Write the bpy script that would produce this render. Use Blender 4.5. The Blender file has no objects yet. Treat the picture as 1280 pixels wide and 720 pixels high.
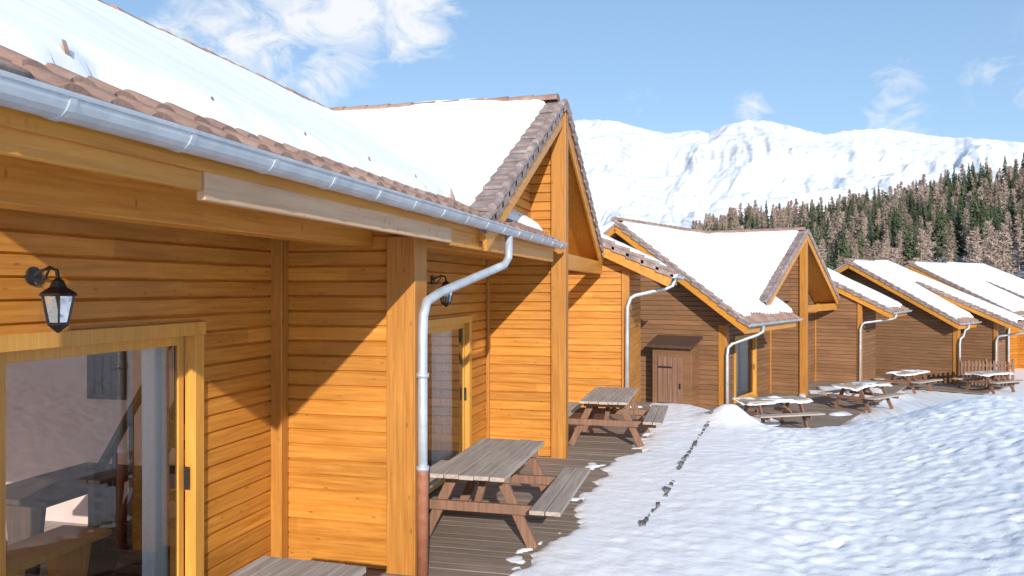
import bpy, math, random
import numpy as np
from mathutils import Vector, Matrix, Euler
random.seed(7)
scene = bpy.context.scene
scene.view_settings.view_transform = 'Standard'
scene.view_settings.look = 'None'
scene.view_settings.exposure = 0
R = math.radians
YAW = R(14.1)
FPX = 995.6

# ------------------------------------------------------------ noise
def _h(ix, iy, s):
    n = np.sin(ix*127.1+iy*311.7+s*74.7)*43758.5453
    return n-np.floor(n)
def vnoise(x, y, s=0.0):
    x = np.asarray(x, float); y = np.asarray(y, float)
    ix = np.floor(x); iy = np.floor(y); fx = x-ix; fy = y-iy
    fx = fx*fx*(3-2*fx); fy = fy*fy*(3-2*fy)
    a = _h(ix, iy, s); b = _h(ix+1, iy, s); c = _h(ix, iy+1, s); d = _h(ix+1, iy+1, s)
    return (a+(b-a)*fx)*(1-fy)+(c+(d-c)*fx)*fy
def fbm(x, y, s=0.0, o=4):
    t = 0; a = .5; f = 1.0
    for i in range(o):
        t = t+a*vnoise(x*f+i*13.7, y*f-i*7.3, s+i); a *= .5; f *= 2.03
    return t
def ss(a, b, x):
    t = np.clip((x-a)/(b-a), 0, 1); return t*t*(3-2*t)

# ------------------------------------------------------------ materials
def mk(name):
    m = bpy.data.materials.new(name); m.use_nodes = True
    nt = m.node_tree; p = nt.nodes['Principled BSDF']
    return m, nt, p
def mixc(nt, fac, a, b, mode='MIX'):
    n = nt.nodes.new('ShaderNodeMix'); n.data_type = 'RGBA'; n.blend_type = mode
    for sock, v in ((n.inputs[0], fac), (n.inputs[6], a), (n.inputs[7], b)):
        if isinstance(v, bpy.types.NodeSocket): nt.links.new(v, sock)
        elif isinstance(v, (int, float)): sock.default_value = v
        else: sock.default_value = (*v[:3], 1)
    return n.outputs[2]
def math_n(nt, op, a, b=None):
    n = nt.nodes.new('ShaderNodeMath'); n.operation = op
    for i, v in enumerate((a, b)):
        if v is None: continue
        if isinstance(v, bpy.types.NodeSocket): nt.links.new(v, n.inputs[i])
        else: n.inputs[i].default_value = v
    return n.outputs[0]
def noise(nt, vec, scale, detail=4, rough=.55, dist=0):
    n = nt.nodes.new('ShaderNodeTexNoise'); n.inputs['Scale'].default_value = scale
    n.inputs['Detail'].default_value = detail; n.inputs['Roughness'].default_value = rough
    n.inputs['Distortion'].default_value = dist
    nt.links.new(vec, n.inputs['Vector']); return n.outputs['Fac']
def mapping(nt, sc, kind='Object'):
    tc = nt.nodes.new('ShaderNodeTexCoord'); mp = nt.nodes.new('ShaderNodeMapping')
    mp.inputs['Scale'].default_value = sc; nt.links.new(tc.outputs[kind], mp.inputs['Vector'])
    return mp.outputs[0]
def ramp(nt, fac, stops):
    r = nt.nodes.new('ShaderNodeValToRGB'); nt.links.new(fac, r.inputs[0])
    e = r.color_ramp.elements
    while len(e) < len(stops): e.new(.5)
    for i, (p, c) in enumerate(stops):
        e[i].position = p; e[i].color = (*c[:3], 1) if not isinstance(c, (int, float)) else (c, c, c, 1)
    return r.outputs[0]
def bump(nt, p, h, strength=.3, dist=.01):
    b = nt.nodes.new('ShaderNodeBump'); b.inputs['Strength'].default_value = strength
    b.inputs['Distance'].default_value = dist
    nt.links.new(h, b.inputs['Height']); nt.links.new(b.outputs[0], p.inputs['Normal'])

def wood(name, c_dark, c_mid, c_light, grain='h', board=0.0, rough=.5, knots=True, bdir=2):
    m, nt, p = mk(name)
    sc = {'h': (1.6, 1.6, 34), 'v': (34, 34, 1.6), 'y': (30, 1.5, 30), 'x': (1.5, 30, 30)}[grain]
    v = mapping(nt, sc)
    n1 = noise(nt, v, 1.0, 6, .65, .4)
    col = ramp(nt, n1, [(.25, c_dark), (.5, c_mid), (.75, c_light)])
    v1 = mapping(nt, (1, 1, 1))
    n2 = noise(nt, v1, .9, 3, .5)
    col = mixc(nt, math_n(nt, 'MULTIPLY', ramp(nt, n2, [(.35, 0.0), (.75, 1.0)]), .45), col, tuple(c*.62 for c in c_mid))
    if board > 0:
        sep = nt.nodes.new('ShaderNodeSeparateXYZ'); nt.links.new(v1, sep.inputs[0])
        fl = math_n(nt, 'FLOOR', math_n(nt, 'DIVIDE', sep.outputs[bdir], board))
        sm = math_n(nt, 'ADD', sep.outputs[0], sep.outputs[1]) if bdir == 2 else sep.outputs[0]
        wn = nt.nodes.new('ShaderNodeTexWhiteNoise'); wn.noise_dimensions = '1D'
        nt.links.new(fl, wn.inputs['W'])
        j = math_n(nt, 'FLOOR', math_n(nt, 'DIVIDE', math_n(nt, 'ADD', sm, math_n(nt, 'MULTIPLY', wn.outputs['Value'], 9.0)), 3.4))
        wn2 = nt.nodes.new('ShaderNodeTexWhiteNoise'); wn2.noise_dimensions = '1D'
        nt.links.new(math_n(nt, 'ADD', math_n(nt, 'MULTIPLY', j, 17.3), fl), wn2.inputs['W'])
        k = math_n(nt, 'ADD', math_n(nt, 'MULTIPLY', wn2.outputs['Value'], .30), .85)
        cmb = nt.nodes.new('ShaderNodeCombineColor')
        for i in range(3): nt.links.new(k, cmb.inputs[i])
        col = mixc(nt, 1.0, col, cmb.outputs[0], 'MULTIPLY')
    if knots:
        vk = mapping(nt, (4, 4, 11) if grain == 'h' else (9, 9, 4))
        vo = nt.nodes.new('ShaderNodeTexVoronoi'); vo.inputs['Scale'].default_value = 1.0
        nt.links.new(vk, vo.inputs['Vector'])
        kf = ramp(nt, vo.outputs['Distance'], [(.05, 1.0), (.13, 0.0)])
        col = mixc(nt, math_n(nt, 'MULTIPLY', kf, .55), col, tuple(c*.25 for c in c_mid))
    nt.links.new(col, p.inputs['Base Color'])
    rr = ramp(nt, n1, [(.2, rough-.1), (.8, rough+.15)])
    nt.links.new(rr, p.inputs['Roughness'])
    p.inputs['Specular IOR Level'].default_value = .4
    bump(nt, p, n1, .35, .004)
    return m

M = {}
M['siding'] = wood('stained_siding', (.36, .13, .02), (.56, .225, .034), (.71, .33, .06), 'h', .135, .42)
M['siding_dk'] = wood('shaded_siding', (.15, .072, .034), (.24, .12, .055), (.32, .17, .08), 'h', .135, .6)  # darker copy of the siding, chalet shade put into the wood colour
M['post'] = wood('stained_post', (.31, .12, .022), (.47, .195, .034), (.58, .27, .055), 'v', 0, .45)
M['beam'] = wood('stained_beam', (.40, .15, .022), (.62, .26, .036), (.74, .35, .06), 'y', 0, .38)
M['pale'] = wood('pale_fascia', (.50, .30, .17), (.64, .41, .25), (.74, .52, .34), 'y', 0, .6)
M['frame'] = wood('door_frame_wood', (.50, .235, .04), (.66, .325, .06), (.76, .42, .09), 'v', 0, .35, False)
M['weather'] = wood('weathered_wood', (.27, .21, .175), (.50, .41, .34), (.66, .57, .50), 'y', .145, .85, True, 0)
M['redleg'] = wood('table_leg_wood', (.14, .07, .045), (.25, .13, .08), (.38, .22, .15), 'v', 0, .75)
M['deck'] = wood('deck_boards', (.15, .115, .09), (.29, .22, .17), (.42, .33, .27), 'x', .14, .85, False, 1)
M['dark'] = wood('dark_brown_wood', (.05, .028, .018), (.09, .05, .032), (.14, .08, .05), 'v', 0, .7)

m, nt, p = mk('clay_roof_tile')
v = mapping(nt, (1, 1, 1)); n1 = noise(nt, v, 3, 5, .7); n2 = noise(nt, v, 40, 3)
c = ramp(nt, n1, [(.3, (.22, .12, .085)), (.5, (.36, .21, .15)), (.7, (.50, .34, .26))])
c = mixc(nt, math_n(nt, 'MULTIPLY', n2, .5), c, (.24, .18, .16))
nt.links.new(c, p.inputs['Base Color']); p.inputs['Roughness'].default_value = .85; bump(nt, p, n2, .4, .01)
M['tile'] = m
m, nt, p = mk('grey_verge_tile')
v = mapping(nt, (1, 1, 1)); n1 = noise(nt, v, 5, 5, .7)
c = ramp(nt, n1, [(.3, (.17, .125, .115)), (.5, (.29, .22, .20)), (.7, (.42, .34, .31))])
nt.links.new(c, p.inputs['Base Color']); p.inputs['Roughness'].default_value = .8; bump(nt, p, n1, .4, .01)
M['verge'] = m

def snowmat(name, sc1, sc2, b1):
    m, nt, p = mk(name)
    v = mapping(nt, (1, 1, 1))
    n1 = noise(nt, v, sc1, 6, .6); n2 = noise(nt, v, sc2, 3, .6)
    c = ramp(nt, n1, [(.3, (.93, .94, .965)), (.6, (.98, .98, .985))])
    nt.links.new(c, p.inputs['Base Color']); p.inputs['Roughness'].default_value = .55
    p.inputs['Specular IOR Level'].default_value = .3
    h = math_n(nt, 'ADD', n1, math_n(nt, 'MULTIPLY', n2, .25))
    bump(nt, p, h, b1, .05)
    return m
M['snow'] = snowmat('roof_snow', 2.5, 30, .10)
M['gsnow'] = snowmat('ground_snow', 8, 50, .28)

m, nt, p = mk('zinc_gutter')
v = mapping(nt, (1, 1, 1)); n1 = noise(nt, v, 4, 5, .7)
nt.links.new(ramp(nt, n1, [(.3, (.42, .47, .52)), (.7, (.63, .67, .71))]), p.inputs['Base Color'])
p.inputs['Metallic'].default_value = .4
nt.links.new(ramp(nt, n1, [(.3, .35), (.7, .55)]), p.inputs['Roughness'])
M['zinc'] = m
m, nt, p = mk('rusty_pipe')
v = mapping(nt, (1, 1, 1)); n1 = noise(nt, v, 12, 5, .7)
nt.links.new(ramp(nt, n1, [(.3, (.27, .09, .05)), (.7, (.42, .18, .10))]), p.inputs['Base Color']); p.inputs['Roughness'].default_value = .6
M['rust'] = m
m, nt, p = mk('black_iron')
v = mapping(nt, (1, 1, 1)); n1 = noise(nt, v, 30, 3)
nt.links.new(ramp(nt, n1, [(.3, (.012, .012, .013)), (.7, (.03, .03, .032))]), p.inputs['Base Color']); p.inputs['Roughness'].default_value = .45
M['iron'] = m
m, nt, p = mk('plaster')
v = mapping(nt, (1, 1, 1)); n1 = noise(nt, v, 3, 5)
nt.links.new(ramp(nt, n1, [(.3, (.60, .45, .42)), (.7, (.70, .56, .53))]), p.inputs['Base Color']); p.inputs['Roughness'].default_value = .9
M['plaster'] = m
m, nt, p = mk('curtain_cloth')
v = mapping(nt, (1, 1, 1)); n1 = noise(nt, v, 60, 3)
nt.links.new(ramp(nt, n1, [(.3, (.80, .84, .86)), (.7, (.90, .93, .93))]), p.inputs['Base Color']); p.inputs['Roughness'].default_value = .9
M['curtain'] = m
def glass(name, ior, tint):
    m = bpy.data.materials.new(name); m.use_nodes = True; nt = m.node_tree
    nt.nodes.clear()
    o = nt.nodes.new('ShaderNodeOutputMaterial'); mx = nt.nodes.new('ShaderNodeMixShader')
    t = nt.nodes.new('ShaderNodeBsdfTransparent'); t.inputs[0].default_value = (*tint, 1)
    g = nt.nodes.new('ShaderNodeBsdfGlossy'); g.inputs['Roughness'].default_value = .015
    f = nt.nodes.new('ShaderNodeFresnel'); f.inputs[0].default_value = ior
    v = mapping(nt, (1, 1, 1)); n = noise(nt, v, 1.3, 2)
    b = nt.nodes.new('ShaderNodeBump'); b.inputs['Strength'].default_value = .03; b.inputs['Distance'].default_value = .05
    nt.links.new(n, b.inputs['Height']); nt.links.new(b.outputs[0], g.inputs['Normal'])
    nt.links.new(f.outputs[0], mx.inputs[0]); nt.links.new(t.outputs[0], mx.inputs[1]); nt.links.new(g.outputs[0], mx.inputs[2])
    nt.links.new(mx.outputs[0], o.inputs[0]); return m
M['glass'] = glass('window_glass', 1.8, (.93, .96, .95))
M['lglass'] = glass('lantern_glass', 2.2, (.8, .85, .85))
m, nt, p = mk('edging_stone')
v = mapping(nt, (1, 1, 1)); n1 = noise(nt, v, 9, 5)
nt.links.new(ramp(nt, n1, [(.3, (.07, .065, .06)), (.7, (.24, .22, .20))]), p.inputs['Base Color']); p.inputs['Roughness'].default_value = .85
M['stone'] = m
m, nt, p = mk('red_enamel')
n1 = noise(nt, mapping(nt, (1, 1, 1)), 20, 3)
nt.links.new(ramp(nt, n1, [(.3, (.45, .03, .03)), (.7, (.6, .06, .05))]), p.inputs['Base Color']); M['red'] = m

# ------------------------------------------------------------ mesh builder
class MB:
    def __init__(s): s.v = []; s.f = []
    def quad(s, a, b, c, d):
        n = len(s.v); s.v += [tuple(a), tuple(b), tuple(c), tuple(d)]; s.f.append((n, n+1, n+2, n+3))
    def hexa(s, P):
        n = len(s.v); s.v += [tuple(q) for q in P]
        for f in ((0, 3, 2, 1), (4, 5, 6, 7), (0, 1, 5, 4), (1, 2, 6, 5), (2, 3, 7, 6), (3, 0, 4, 7)):
            s.f.append(tuple(n+i for i in f))
    def box(s, x0, x1, y0, y1, z0, z1):
        s.hexa([(x0, y0, z0), (x1, y0, z0), (x1, y1, z0), (x0, y1, z0), (x0, y0, z1), (x1, y0, z1), (x1, y1, z1), (x0, y1, z1)])
    def beam(s, p0, p1, w, h, up=(0, 0, 1)):
        p0 = Vector(p0); p1 = Vector(p1); t = (p1-p0).normalized(); up = Vector(up)
        a = t.cross(up)
        if a.length < 1e-4: a = t.cross(Vector((0, 1, 0)))
        a.normalize(); b = a.cross(t).normalized()
        a *= w/2; b *= h/2
        s.hexa([p0-a-b, p0+a-b, p1+a-b, p1-a-b, p0-a+b, p0+a+b, p1+a+b, p1-a+b])
    def tube(s, pts, r, seg=12, cap=True):
        pts = [Vector(q) for q in pts]; rings = []; rr = r if isinstance(r, (list, tuple)) else [r]*len(pts)
        for i, q in enumerate(pts):
            t = (pts[min(i+1, len(pts)-1)]-pts[max(i-1, 0)]).normalized()
            a = t.cross(Vector((1, 0, 0)))
            if a.length < .15: a = t.cross(Vector((0, 1, 0)))
            a.normalize(); b = t.cross(a).normalized()
            n = len(s.v)
            for k in range(seg):
                an = 2*math.pi*k/seg
                s.v.append(tuple(q+a*math.cos(an)*rr[i]+b*math.sin(an)*rr[i]))
            rings.append(n)
        for i in range(len(rings)-1):
            for k in range(seg):
                k2 = (k+1) % seg
                s.f.append((rings[i]+k, rings[i]+k2, rings[i+1]+k2, rings[i+1]+k))
        if cap:
            s.f.append(tuple(rings[0]+k for k in range(seg))[::-1]); s.f.append(tuple(rings[-1]+k for k in range(seg)))
    def grid(s, X, Y, Z, mask=None):
        n = len(s.v); a, b = X.shape
        s.v += list(map(tuple, np.stack([X, Y, Z], -1).reshape(-1, 3).tolist()))
        for i in range(a-1):
            for j in range(b-1):
                if mask is not None and not mask[i, j]: continue
                q = n+i*b+j; s.f.append((q, q+b, q+b+1, q+1))
    def build(s, name, mat, parent=None, smooth=False, bevel=0, coll=None):
        me = bpy.data.meshes.new(name); me.from_pydata(s.v, [], s.f); me.update()
        if smooth: me.polygons.foreach_set('use_smooth', [True]*len(me.polygons))
        me.materials.append(mat)
        o = bpy.data.objects.new(name, me); scene.collection.objects.link(o)
        if parent: o.parent = parent
        if bevel:
            b = o.modifiers.new('bev', 'BEVEL'); b.width = bevel; b.segments = 2; b.limit_method = 'ANGLE'
        return o
def empty(name, loc=(0, 0, 0), rz=0):
    e = bpy.data.objects.new(name, None); e.location = loc; e.rotation_euler = (0, 0, rz)
    e.empty_display_size = .2
    scene.collection.objects.link(e); return e

BH = .135
def siding(mb, a, b, z0, z1, nrm, lim=None, openings=()):
    a = Vector(a); b = Vector(b); L = (b-a).length; t = (b-a)/L; n = Vector(nrm)
    k0 = math.floor(z0/BH); k1 = math.ceil(z1/BH)
    for k in range(k0, k1):
        za = max(k*BH, z0); zb = min((k+1)*BH, z1)
        if zb-za < .004: continue
        if lim:
            A = lim(za); B = lim(zb)
            if A[1]-A[0] < .01: continue
            if B[1] < B[0]: mB = (B[0]+B[1])/2; B = (mB, mB)
        else: A = B = (0, L)
        segs = [(A[0], A[1], B[0], B[1])]
        zm = (za+zb)/2
        for (o0, o1, oz0, oz1) in openings:
            if oz0 < zm < oz1:
                ns = []
                for (s0, s1, u0, u1) in segs:
                    if o0 > s0: ns.append((s0, min(o0, s1), u0, min(o0, u1)))
                    if o1 < s1: ns.append((max(o1, s0), s1, max(o1, u0), u1))
                segs = ns
        for (s0, s1, u0, u1) in segs:
            prof = [(za, -.022), (min(za+.009, zb), .003), (max(zb-.018, za+.010), -.001), (zb, -.022)]
            idx = len(mb.v)
            for (z, d) in prof:
                f = (z-za)/(zb-za) if zb > za else 0
                l = s0+(u0-s0)*f; r = s1+(u1-s1)*f
                for s_ in (l, r):
                    q = a+t*s_+n*d; mb.v.append((q.x, q.y, z))
            for i in range(3):
                j = idx+i*2; mb.f.append((j, j+1, j+3, j+2))

def snow_sheet(mb, xs, ys, zf, dist, T=.16, seed=0, mask=None):
    X, Y = np.meshgrid(xs, ys, indexing='ij')
    D = dist(X, Y)
    th = T*np.tanh(np.maximum(D, 0)*9)**.5 - .03 - .12*(D < 0)
    th = th + (fbm(X*.8, Y*.8, seed)-.5)*.10*np.clip(D*3, 0, 1) + (fbm(X*5, Y*5, seed+3)-.5)*.02
    mb.grid(X, Y, zf(X, Y)+th, mask(X, Y)[:-1, :-1] if mask else None)

def slab(mb, P, t):
    mb.hexa([(x, y, z-t) for x, y, z in P]+list(P))

def verge_tiles(mb, p0, p1, w, inward):
    p0 = Vector(p0); p1 = Vector(p1); L = (p1-p0).length; n = max(1, int(L/.30)); st = L/n
    t = (p1-p0)/L; iw = Vector((inward[0], inward[1], 0)); up = t.cross(iw)
    if up.z < 0: up = -up
    for i in range(n):
        j = random.uniform(-.006, .006)
        a = p0+t*(i*st-.04)+up*(.075+j); b = p0+t*((i+1)*st+.02)+up*(.035+j)
        o = -iw*.03; q = iw*w
        h = up*.035
        mb.hexa([a+o-h, a+q-h, b+q-h, b+o-h, a+o, a+q, b+q, b+o])
        mb.tube([a, b], [.05, .042], 8)
        d = Vector((0, 0, -.13))
        mb.hexa([a+o+d, a+o*.2+d, b+o*.2+d, b+o+d, a+o, a+o*.2, b+o*.2, b+o])

def half_gutter(mb, x, y0, y1, z, r=.07):
    ang = np.linspace(math.pi, 2*math.pi, 10)
    out = [(x+r*math.cos(a), z+r*math.sin(a)) for a in ang]
    inn = [(x+(r-.006)*math.cos(a), z+(r-.006)*math.sin(a)) for a in ang[::-1]]
    prof = out+inn; n = len(mb.v); k = len(prof)
    ny = max(2, int((y1-y0)/1.0)+1)
    for y in np.linspace(y0, y1, ny):
        for (px, pz) in prof: mb.v.append((px, y, pz))
    for i in range(ny-1):
        for j in range(k):
            j2 = (j+1) % k; mb.f.append((n+i*k+j, n+(i+1)*k+j, n+(i+1)*k+j2, n+i*k+j2))
    for y in (y0, y1-.004):
        c = len(mb.v); mb.v.append((x, y, z))
        for (px, pz) in out: mb.v.append((px, y, pz))
        for j in range(len(out)-1): mb.f.append((c, c+1+j, c+2+j))
    mb.tube([(x+r, y0, z+.004), (x+r, y1, z+.004)], .011, 8)
    y = y0+.3
    while y < y1:
        for a0 in range(9):
            a1, a2 = ang[a0], ang[a0+1]; rr = r+.005
            mb.hexa([(x+rr*math.cos(a1), y, z+rr*math.sin(a1)), (x+rr*math.cos(a2), y, z+rr*math.sin(a2)), (x+rr*math.cos(a2), y+.03, z+rr*math.sin(a2)), (x+rr*math.cos(a1), y+.03, z+rr*math.sin(a1)),
                     (x+r*math.cos(a1), y, z+r*math.sin(a1)), (x+r*math.cos(a2), y, z+r*math.sin(a2)), (x+r*math.cos(a2), y+.03, z+r*math.sin(a2)), (x+r*math.cos(a1), y+.03, z+r*math.sin(a1))])
        y += .62

def eave_tiles(mb, xe, y0, y1, zf, courses=2, up=.34, per=.23):
    ys = np.arange(y0, y1+.001, .023)
    stp = up/courses
    for c in range(courses):
        xa = xe-c*stp; xb = xe-(c+1)*stp-.05
        xs = np.array([xa+.0, xa, xb])
        X, Y = np.meshgrid(xs, ys, indexing='ij')
        ph = (Y/per) % 1.0; idx = np.floor(Y/per)
        jit = (_h(idx, c*5.0, 3.0)-.5)
        wave = .026*np.clip(np.sin(ph*2*math.pi)*.8+.35, 0, 1)**.8
        X = X+jit*.035*np.array([1, 1, 0])[:, None]
        Z = zf(X, Y)+wave+np.array([.002, .03, .004])[:, None]+jit*.010
        Z[0] -= .015
        mb.grid(X, Y, Z)

def door(par, x, y0, y1, z0, z1, panels=2, curtain=None, name='glass_door'):
    fr = MB(); gl = MB()
    w = .11
    fr.box(x-.06, x+.035, y0, y0+w, z0, z1); fr.box(x-.06, x+.035, y1-w, y1, z0, z1)
    fr.box(x-.06, x+.038, y0-.02, y1+.02, z1, z1+.10)
    fr.box(x-.06, x+.05, y0-.02, y1+.02, z0-.06, z0)
    n = panels; W = (y1-y0-2*w)/n
    for i in range(n):
        a = y0+w+i*W+.002; b = a+W-.004; xo = x-.03-(.035 if i % 2 else 0)
        s = .065
        fr.box(xo-.03, xo, a, a+s, z0+.002, z1-.002); fr.box(xo-.03, xo, b-s, b, z0+.002, z1-.002)
        fr.box(xo-.028, xo-.002, a+s, b-s, z1-.075, z1-.002); fr.box(xo-.028, xo-.002, a+s, b-s, z0+.002, z0+.10)
        gl.quad((xo-.015, a+s, z0+.1), (xo-.015, b-s, z0+.1), (xo-.015, b-s, z1-.075), (xo-.015, a+s, z1-.075))
    hb = MB(); yy = y0+w+W*n-.05
    hb.box(x-.03, x-.0, yy, yy+.02, (z0+z1)/2-.12, (z0+z1)/2+.05)
    fr.build(name+'_frame', M['frame'], par, bevel=.005); gl.build(name+'_pane', M['glass'], par)
    hb.build(name+'_handle', M['iron'], par)
    for (c0, c1) in (curtain or []):
        cu = MB(); ys = np.arange(c0, c1, .012); zs = np.linspace(z0+.04, z1-.02, 12)
        Y, Z = np.meshgrid(ys, zs, indexing='ij')
        X = x-.22+.028*np.sin(Y*48+np.sin(Z*1.3)*.6)*(.6+.4*(z1-Z)/(z1-z0))+.01*np.sin(Y*23)
        cu.grid(X, Y, Z); cu.build('curtain', M['curtain'], par, True)

def downpipe(par, pts, zr=None, r=.042):
    mb = MB(); mb.tube(pts, r, 14)
    mb.build('downpipe', M['zinc'], par, True)
    if zr is None: return
    x, y, _ = pts[-1]
    b = MB(); b.tube([(x, y, zr), (x, y, zr-.03), (x, y, 0.02)], r+.008, 14); b.build('downpipe_boot', M['rust'], par, True)
    c = MB()
    for z in (zr+.02, 1.75): c.tube([(x, y, z-.02), (x, y, z+.02)], r+.014, 14)
    c.build('pipe_collars', M['zinc'], par, True)

def lantern(loc, s=1.0):
    e = empty('wall_lantern', loc)
    ir = MB(); gl = MB()
    ir.tube([(0, 0, .0), (.015, 0, 0)], .055*s, 16)
    ir.tube([(.01, 0, .0), (.06, 0, .03), (.12, 0, .05), (.17, 0, .035), (.18, 0, -.01)], .011*s, 8)
    ir.tube([(.02, 0, -.04), (.05, 0, -.05), (.09, 0, -.01), (.12, 0, .04)], .007, 8)
    cx = .18
    def ring(z, r, n=6): return [(cx+r*math.cos(2*math.pi*k/n+.3), r*math.sin(2*math.pi*k/n+.3), z) for k in range(n)]
    def cone(mb, z0, r0, z1, r1, n=6):
        i = len(mb.v); mb.v += ring(z0, r0, n)+ring(z1, r1, n)
        for k in range(n): mb.f.append((i+k, i+(k+1) % n, i+n+(k+1) % n, i+n+k))
    cone(ir, -.01, .012, -.03, .035); cone(ir, -.03, .035, -.065, .05); cone(ir, -.065, .05, -.10, .105); cone(ir, -.10, .105, -.115, .11); cone(ir, -.115, .11, -.117, .02)
    cone(gl, -.118, .088, -.27, .056)
    A = ring(-.117, .09); B = ring(-.27, .058)
    for a, b in zip(A, B): ir.tube([a, b], .006, 6)
    cone(ir, -.27, .062, -.285, .062); cone(ir, -.285, .062, -.31, .03); cone(ir, -.31, .03, -.33, .008); cone(ir, -.27, .062, -.2701, .005)
    ir.tube([(cx, 0, -.27), (cx, 0, -.21)], .014, 8)
    ir.build('iron_body', M['iron'], e); gl.build('glass_panes', M['lglass'], e)
    bb = MB(); bb.tube([(cx, 0, -.21), (cx, 0, -.19), (cx, 0, -.16), (cx, 0, -.14)], [.012, .03, .03, .008], 10)
    bb.build('bulb', M['curtain'], e, True)
    return e

# ------------------------------------------------------------ chalet
def chalet(loc, rz, P):
    e = empty('wooden_chalet', loc, rz)
    xg, ze, xr, zr = P['xg'], P['ze'], P['xr'], P['zr']; y0 = P['y0']
    pit = (zr-ze)/(xg-xr)
    main = lambda X, Y=0: ze+(xg-X)*pit
    xw, zw = P['xw'], P['zw']; wp = (zr-zw)/(xw-xr)
    wing = lambda X, Y=0: zw+(xw-X)*wp
    wy0, wy1 = P['wy0'], P['wy1']
    xb = 2*xr-xg; back = lambda X, Y=0: zr-(xr-X)*pit
    G = P.get('gy') is not None
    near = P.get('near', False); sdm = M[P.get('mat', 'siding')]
    tile = MB(); soff = MB(); ver = MB(); rt = MB(); wl = MB(); po = MB(); zi = MB(); bm = MB(); pale = MB()
    ge = P['gend']
    OFF = -.05
    def pl(x0, x1, ya, yb, f, inset=0):
        T = [(x0, ya, f(x0)+OFF), (x1, ya, f(x1)+OFF), (x1, yb, f(x1)+OFF), (x0, yb, f(x0)+OFF)]
        slab(tile, T, .04)
        Q = [(x0, ya+inset, f(x0)+OFF-.043), (x1-.03, ya+inset, f(x1-.03)+OFF-.043), (x1-.03, yb-inset, f(x1-.03)+OFF-.043), (x0, yb-inset, f(x0)+OFF-.043)]
        slab(soff, Q, .07)
    pl(xr, xg, y0, ge, main, .02)
    if wy0 > ge+.1: pl(xr, min(-.6, xg), ge+.002, wy0-.002, main)
    pl(xr, xw, wy0, wy1, wing, .02)
    T = [(xb, y0, ze+OFF), (xr, y0, zr+OFF), (xr, wy1, zr+OFF), (xb, wy1, ze+OFF)]; slab(tile, T, .1)
    eave_tiles(tile, xg+.05, y0+.03, ge-.02, main, 2)
    eave_tiles(tile, xw+.05, wy0+.03, wy1-.02, wing, 2)
    g = P.get('grid', .08)
    fe = P.get('snow_in', .22); TT = P.get('T', .14)
    def dA(X, Y): return np.minimum(np.minimum(xg-fe+(fbm(Y*1.3, X*0+1, 5)-.5)*.22+(fbm(Y*6, X*0+1, 6)-.5)*.07-X, Y-y0-.24+(fbm(X*2, Y*0, 8)-.5)*.1), X-xr)
    sA = MB(); snow_sheet(sA, np.arange(xr-.0, xg-.05, g), np.arange(y0+.1, ((wy0-.02) if not G else ge)+.01, g), main, dA, TT, 1)
    if G:
        snow_sheet(sA, np.arange(xr, -.65, g), np.arange(ge-.05, wy0, g), main, lambda X, Y: X-xr, TT, 1)
    def dW(X, Y): return np.minimum(np.minimum(xw-fe+.05+(fbm(Y*1.3, X*0+1, 15)-.5)*.2-X, Y-wy0-.14), wy1-.2-Y)
    snow_sheet(sA, np.arange(xr+.05, xw-.05, g), np.arange(wy0+.1, wy1, g), wing, dW, TT, 2)
    def dB(X, Y): return np.minimum(xr-.07-X, np.minimum(X-xb-.2, np.minimum(Y-y0-.25, wy1-.2-Y)))
    snow_sheet(sA, np.arange(xb+.1, xr+.05, .2), np.arange(y0+.1, wy1, .2), back, dB, .14, 4)
    y = y0
    while y < wy1-.2:
        if G and abs(y-P['gy']) < .3: y += .36; continue
        rr = .105+random.uniform(-.006, .006)
        n = len(rt.v); seg = 8
        for (yy, r_) in ((y, rr+.012), (y+.42, rr-.008)):
            for k in range(seg+1):
                a = math.pi*k/seg
                rt.v.append((xr+r_*1.25*math.cos(a), yy, zr+.02+r_*math.sin(a)))
        for k in range(seg): rt.f.append((n+k, n+k+1, n+seg+2+k, n+seg+1+k))
        rt.f.append(tuple(n+k for k in range(seg+1)))
        y += .38
    verge_tiles(ver, (xg, y0, main(xg)-.03), (xr, y0, zr-.03), .22, (0, 1))
    verge_tiles(ver, (xw, wy0, wing(xw)-.03), (xr+2, wy0, wing(xr+2)-.03), .16, (0, 1))
    bm.beam((xg, y0+.03, main(xg)-.19), (xr, y0+.03, zr-.19), .04, .20)
    bm.beam((xb, y0+.03, ze-.19), (xr, y0+.03, zr-.19), .04, .20)
    bm.beam((xw, wy0+.03, wing(xw)-.19), (xr+2, wy0+.03, wing(xr+2)-.19), .04, .20)
    half_gutter(zi, xg+.065, y0, ge+.02, ze-.04)
    half_gutter(zi, xw+.065, wy0-.03, wy1, zw-.04)
    if near:
        bm.box(xg-.09, xg-.05, y0+.06, -3.47, ze-.23, ze-.10)
        pale.box(xg-.085, xg-.04, -3.465, -.02, ze-.27, ze-.12)
        bm.box(xg-.09, xg-.05, -.015, ge-.05, ze-.29, ze-.11)
        bm.box(-.62, -.42, y0+.15, -.0, 2.86, 3.44)
        bm.box(-.70, -.3, .26, ge, 2.92, 3.08)
    else:
        bm.box(xg-.09, xg-.05, y0+.06, ge-.05, ze-.29, ze-.11)
    bm.box(xw-.1, xw-.05, wy0+.06, wy1-.05, zw-.24, zw-.10)
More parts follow.
